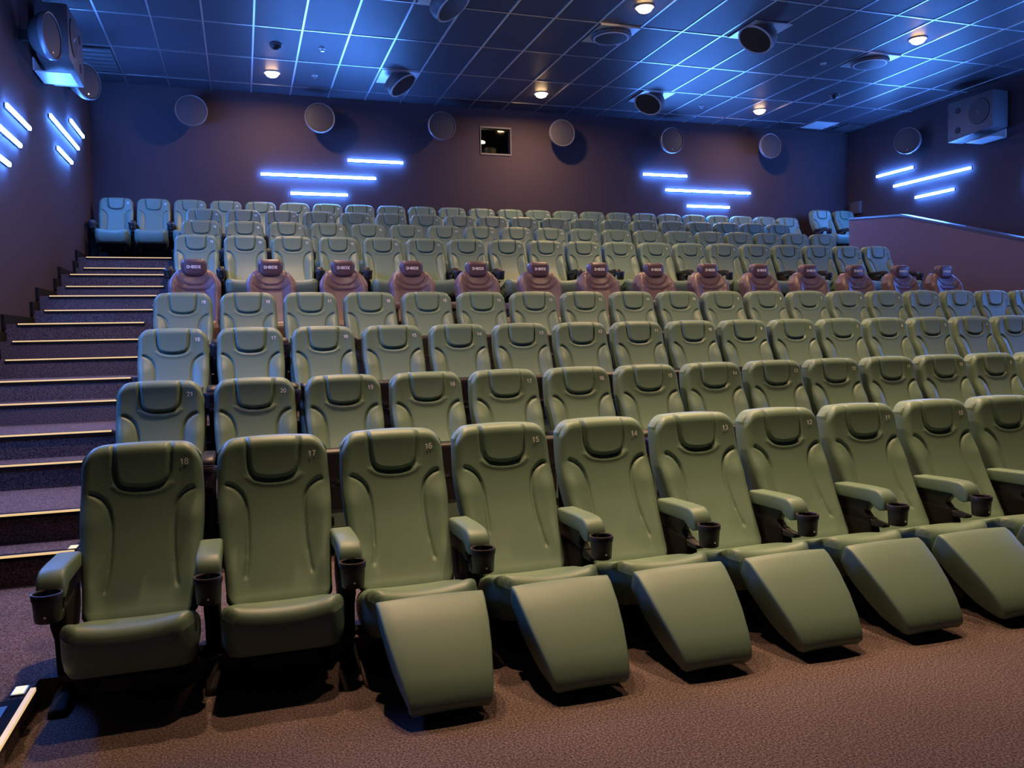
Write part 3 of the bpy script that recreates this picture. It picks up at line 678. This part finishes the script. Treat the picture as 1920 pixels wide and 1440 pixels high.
WORDS = 'zero one two three four five six seven eight nine ten eleven twelve thirteen fourteen fifteen sixteen seventeen eighteen nineteen twenty'.split()
def word(n): return WORDS[n] if n <= 20 else 'twenty-'+WORDS[n-20]
ROWNAME = dict(A='front row', B='second row', C='third row', D='fourth row', F='sixth row', G='seventh row', H='eighth row', I='back row')
def seat(row, num, X, Y, zfloor, kind, arm, first=False, extra=''):
    H = H_A if row == 'A' else H_S
    what = {'foot': 'with its footrest raised', 'down': 'with its seat folded down', 'up': 'with its seat tipped up'}[kind]
    if kind == 'down' and row == 'A': what = 'without a raised footrest'
    lab = 'green cinema seat numbered %s in the %s, %s' % (word(num), ROWNAME[row], extra or what)
    t = thing('cinema_seat', W(X, Y, zfloor), lab, 'cinema seat', 'green seats of the %s' % ROWNAME[row])
    up_ = Vector((0, 0, K*H))
    bk = obj('backrest', ME_BACK, t, up_)
    nb = obj('number', num_mesh(num), bk, Vector((K*nx_, K*(ny_-0.0045), K*nz_)), (math.radians(90)-lean, 0, 0)); nb['label'] = 'white printed number %d' % num
    obj('headrest', ME_HEAD, t, up_); obj('back_shell', ME_SHELL, t, up_)
    if kind == 'up':
        obj('seat_cushion', ME_CUSH_UP, t, up_); obj('seat_shell', ME_UPSHELL, t, up_)
    else:
        obj('seat_cushion', ME_CUSH, t, up_); obj('seat_pan', ME_PAN, t, up_)
    obj('cross_beam', ME_BEAM, t, up_)
    if kind == 'foot':
        f = obj('footrest', ME_FOOT, t, up_)
        for s in (-1, 1): obj('footrest_arm', ME_FOOTARM, f, Vector((K*0.13*s, 0, 0)))
    for s in ([-1, 1] if first else [1]):
        off = Vector((K*0.30*s, 0, K*H))
        obj('leg', ME_LEG[H], t, off)
        a = obj('arm_bracket', ME_ARM, t, off)
        obj('arm_pad', ME_PAD_G if arm == 'g' else ME_PAD_B, a)
        c = obj('cup_holder', ME_CUP, t, off); obj('cup_rim', ME_RIM, c); obj('screw', ME_SCREW, c)
    return t
ROWS = [('A', 18, 11, -0.473, 4.277, 0.60), ('B', 21, 14, -0.529, 5.911, 0.60), ('C', 18, 16, -0.533, 7.246, 0.60), ('D', 19, 19, -0.527, 8.567, 0.60),
        ('F', 19, 19, -0.513, 11.397, 0.60), ('G', 19, 19, -0.501, 12.759, 0.60), ('H', 19, 19, -0.501, 14.077, 0.60), ('I', 26, 24, -1.944, 15.50, 0.588)]
for r, n0, cnt, x0, y0, pitch in ROWS:
    for k in range(cnt):
        n = n0-k
        kind = ('foot' if n <= 16 else 'down') if r == 'A' else ('up' if r in 'BCD' else 'down')
        seat(r, n, x0+pitch*k, y0, LEV[r], kind, 'g' if r == 'A' else 'b', first=(k == 0))
seat('I', 2, 12.456, 15.50, LEV['I']+0.19, 'down', 'b', first=True, extra='standing apart on the raised corner dais')
seat('I', 1, 13.08, 15.50, LEV['I']+0.19, 'down', 'b', extra='in the corner against the right wall')

# ================================================================ BROWN MOTION SEATS (fifth row)
H_D = 1.236
def grid_pillow(nm, S, T, fn, back, material):
    ns, nn = len(S), len(T)
    vs = [fn(s, t) for t in T for s in S]
    fs = [(j*ns+i, j*ns+i+1, (j+1)*ns+i+1, (j+1)*ns+i) for j in range(nn-1) for i in range(ns-1)]
    per = [i for i in range(ns)]+[j*ns+ns-1 for j in range(1, nn)]+[(nn-1)*ns+i for i in range(ns-2, -1, -1)]+[j*ns for j in range(nn-2, 0, -1)]
    base = len(vs); n = len(per)
    vs += [back(vs[i]) for i in per]
    for k in range(n): fs.append((per[k], base+k, base+(k+1) % n, per[(k+1) % n]))
    fs.append(tuple(range(base, base+n)))
    return MB().add(vs, fs).mesh(nm, material, smooth=True)
SS = [-1, -0.985, -0.95, -0.9]+[-0.85+1.7*i/44 for i in range(45)]+[0.9, 0.95, 0.985, 1]
TT2 = [0, 0.008, 0.025, 0.05, 0.08]+[0.1+0.82*i/46 for i in range(47)]+[0.95, 0.97, 0.985, 1]
coll = smooth_tab([(0.0, -0.30), (0.07, -0.292), (0.13, -0.255), (0.165, -0.205), (0.18, -0.16)])
low = smooth_tab([(0.20, -0.275), (0.165, -0.315), (0.12, -0.345), (0.06, -0.355), (0.0, -0.357)])
def dfront(z): return lerp_tab([(0.0, -0.05), (0.35, -0.12), (0.62, -0.22), (0.80, -0.30)], -z)
def dbody(s, t):
    zt = -0.105-0.02*s*s-0.14*max(0, (abs(s)-0.42)/0.58)**2.4; zb = -0.78+0.03*abs(s)**3
    z = zt+(zb-zt)*t
    w = lerp_tab([(0.1, 0.268), (0.25, 0.276), (0.5, 0.27), (0.8, 0.25)], -z); x = s*w
    r = 0.07; ds = (1-abs(s))*w; q = min(r, math.hypot(max(0, r-ds), max(0, r-(zt-z), r-(z-zb))))
    off = r-math.sqrt(max(0, r*r-q*q))
    y = dfront(z)+off-0.055*sstep(0.10, 0.24, abs(x))*sstep(-0.14, -0.34, z)+0.02*math.exp(-((abs(x))/0.12)**2)*sstep(-0.30, -0.2, z)
    y += 0.014*math.exp(-(seg_dist(abs(x), z, coll)/0.010)**2)+0.012*math.exp(-(seg_dist(abs(x), z, low)/0.009)**2)
    return (x, y, z)
ME_DBODY = grid_pillow('backrest', SS, TT2, dbody, lambda p: (p[0]*0.97, dfront(p[2])+0.16, p[2]), M['brown'])
def dhead(s, t):
    zt = -0.006*s*s-0.05*max(0, (abs(s)-0.72)/0.28)**2.2; zb = -0.200+0.045*max(0, (abs(s)-0.6)/0.4)**2.2
    z = zt+(zb-zt)*t; w = 0.138-0.012*(t**1.5); x = s*w
    r = 0.045; ds = (1-abs(s))*w; q = min(r, math.hypot(max(0, r-ds), max(0, r-(zt-z), r-(z-zb))))
    off = r-math.sqrt(max(0, r*r-q*q))
    return (x, -0.085-0.02*(z+0.2)*0.5+off-0.012*(1-s*s), z)
ME_DHEAD = grid_pillow('headrest', SS[:4]+[-0.85+1.7*i/14 for i in range(15)]+SS[-4:], TT2[:5]+[0.1+0.82*i/12 for i in range(13)]+TT2[-4:], dhead, lambda p: (p[0]*0.98, 0.02, p[2]), M['head'])
ME_DPOST = MB().cyl((-0.06, -0.005, -0.26), (-0.06, -0.005, -0.12), 0.010, n=10).cyl((0.06, -0.005, -0.26), (0.06, -0.005, -0.12), 0.010, n=10).mesh('headrest_post', M['screw'], smooth=True)
def dcush(s, t):
    yf = -0.86+0.03*abs(s)**3; y = yf+(-0.28-yf)*t; w = 0.26; x = s*w; r = 0.07
    q = min(r, math.hypot(max(0, r-(1-abs(s))*w), max(0, r-(y-yf)))); off = r-math.sqrt(max(0, r*r-q*q))
    return (x, y, -0.735+0.03*abs(s)**2.2+0.02*math.exp(-((t-0.15)/0.15)**2)-off)
ME_DCUSH = grid_pillow('seat_cushion', SS[:4]+[-0.85+1.7*i/18 for i in range(19)]+SS[-4:], TT2[:5]+[0.1+0.82*i/14 for i in range(15)]+TT2[-4:], dcush, lambda p: (p[0]*0.97, -0.57+(p[1]+0.57)*0.97, -0.90), M['brown'])
ME_DARM = MB().prism([(-0.20, -0.60), (-0.19, -0.52)]+[(-0.66, -0.52)]+arc(-0.70, -0.555, 0.035, 90, 200)+[(-0.73, -0.60)], -0.05, 0.05).mesh('arm_pad', M['brown'], bevel=0.014)
ME_DSIDE = MB().prism([(-0.18, -0.60), (-0.70, -0.60), (-0.72, -0.95), (-0.18, -0.95)], -0.035, 0.035).mesh('side_panel', M['black'], bevel=0.01)
ME_DBASE = MB().box(-0.24, 0.24, -0.76, -0.22, -H_D, -H_D+0.14).box(-0.14, 0.14, -0.66, -0.32, -H_D+0.14, -0.90).mesh('motion_base', M['blackm'], bevel=0.015)
ME_DBACK = MB().prism([(0.105, -0.20), (0.13, -0.22), (-0.03, -0.80), (-0.16, -0.85), (-0.16, -0.80)], -0.21, 0.21).mesh('back_shell', M['black'], bevel=0.015)
# lettering D-BOX built from strokes (x, z boxes), white, on the headrest
def letters():
    mb = MB(); h = 0.033; s = 0.0088; x = 0; y0, y1 = -0.0015, 0.0
    def bx(a, b_, c, d): mb.box(x+a, x+b_, y0, y1, c, d)
    w = 0.030
    bx(0, w-0.004, h-s, h); bx(0, w-0.004, 0, s); bx(w-s-0.001, w, 0.003, h-0.003); bx(0, s, 0, h*0.62); x += w+0.003
    bx(0, 0.012, h/2-s/2, h/2+s/2); x += 0.015
    w = 0.030
    bx(0, s, 0, h); bx(s, w-0.003, h-s, h); bx(s, w-0.003, h/2-s/2, h/2+s/2); bx(s, w-0.003, 0, s); bx(w-s, w, 0.002, h-0.002); x += w+0.004
    bx(0, s, 0.002, h-0.002); bx(w-s, w, 0.002, h-0.002); bx(0.002, w-0.002, h-s, h); bx(0.002, w-0.002, 0, s); x += w+0.002
    w = 0.034
    for sgn in (0, 1):
        xa, xb = (0, w-s*1.4) if sgn == 0 else (w-s*1.4, 0)
        o = s*1.4
        mb.add([(x+xa, y0, h), (x+xa+o, y0, h), (x+xb+o, y0, 0), (x+xb, y0, 0), (x+xa, y1, h), (x+xa+o, y1, h), (x+xb+o, y1, 0), (x+xb, y1, 0)],
               [(0,1,2,3), (4,7,6,5), (0,4,5,1), (3,2,6,7), (0,3,7,4), (1,5,6,2)])
    W_ = x+w
    mb.v = [(a-W_/2, b_, c-h/2) for a, b_, c in mb.v]
    return mb.mesh('lettering', M['white'])
ME_LET = letters()
for k in range(14):
    X, Y = -0.470+0.807*k, 9.75
    lab = '%s brown leather motion seat from the stairs, dark headrest with white lettering' % ORD[k]
    t = thing('motion_seat', W(X, Y, LEV['E']), lab, 'cinema seat', 'brown motion seats of the fifth row')
    up_ = Vector((0, 0, K*H_D))
    obj('backrest', ME_DBODY, t, up_); hd = obj('headrest', ME_DHEAD, t, up_)
    obj('lettering', ME_LET, hd, Vector((0.0, K*(-0.0995), K*-0.092)))['label'] = 'white block lettering'
    obj('headrest_post', ME_DPOST, hd)
    obj('seat_cushion', ME_DCUSH, t, up_); obj('motion_base', ME_DBASE, t, up_); obj('back_shell', ME_DBACK, t, up_)
    for s in (-1, 1):
        sd = obj('side_panel', ME_DSIDE, t, Vector((K*0.325*s, 0, K*H_D))); obj('arm_pad', ME_DARM, sd)
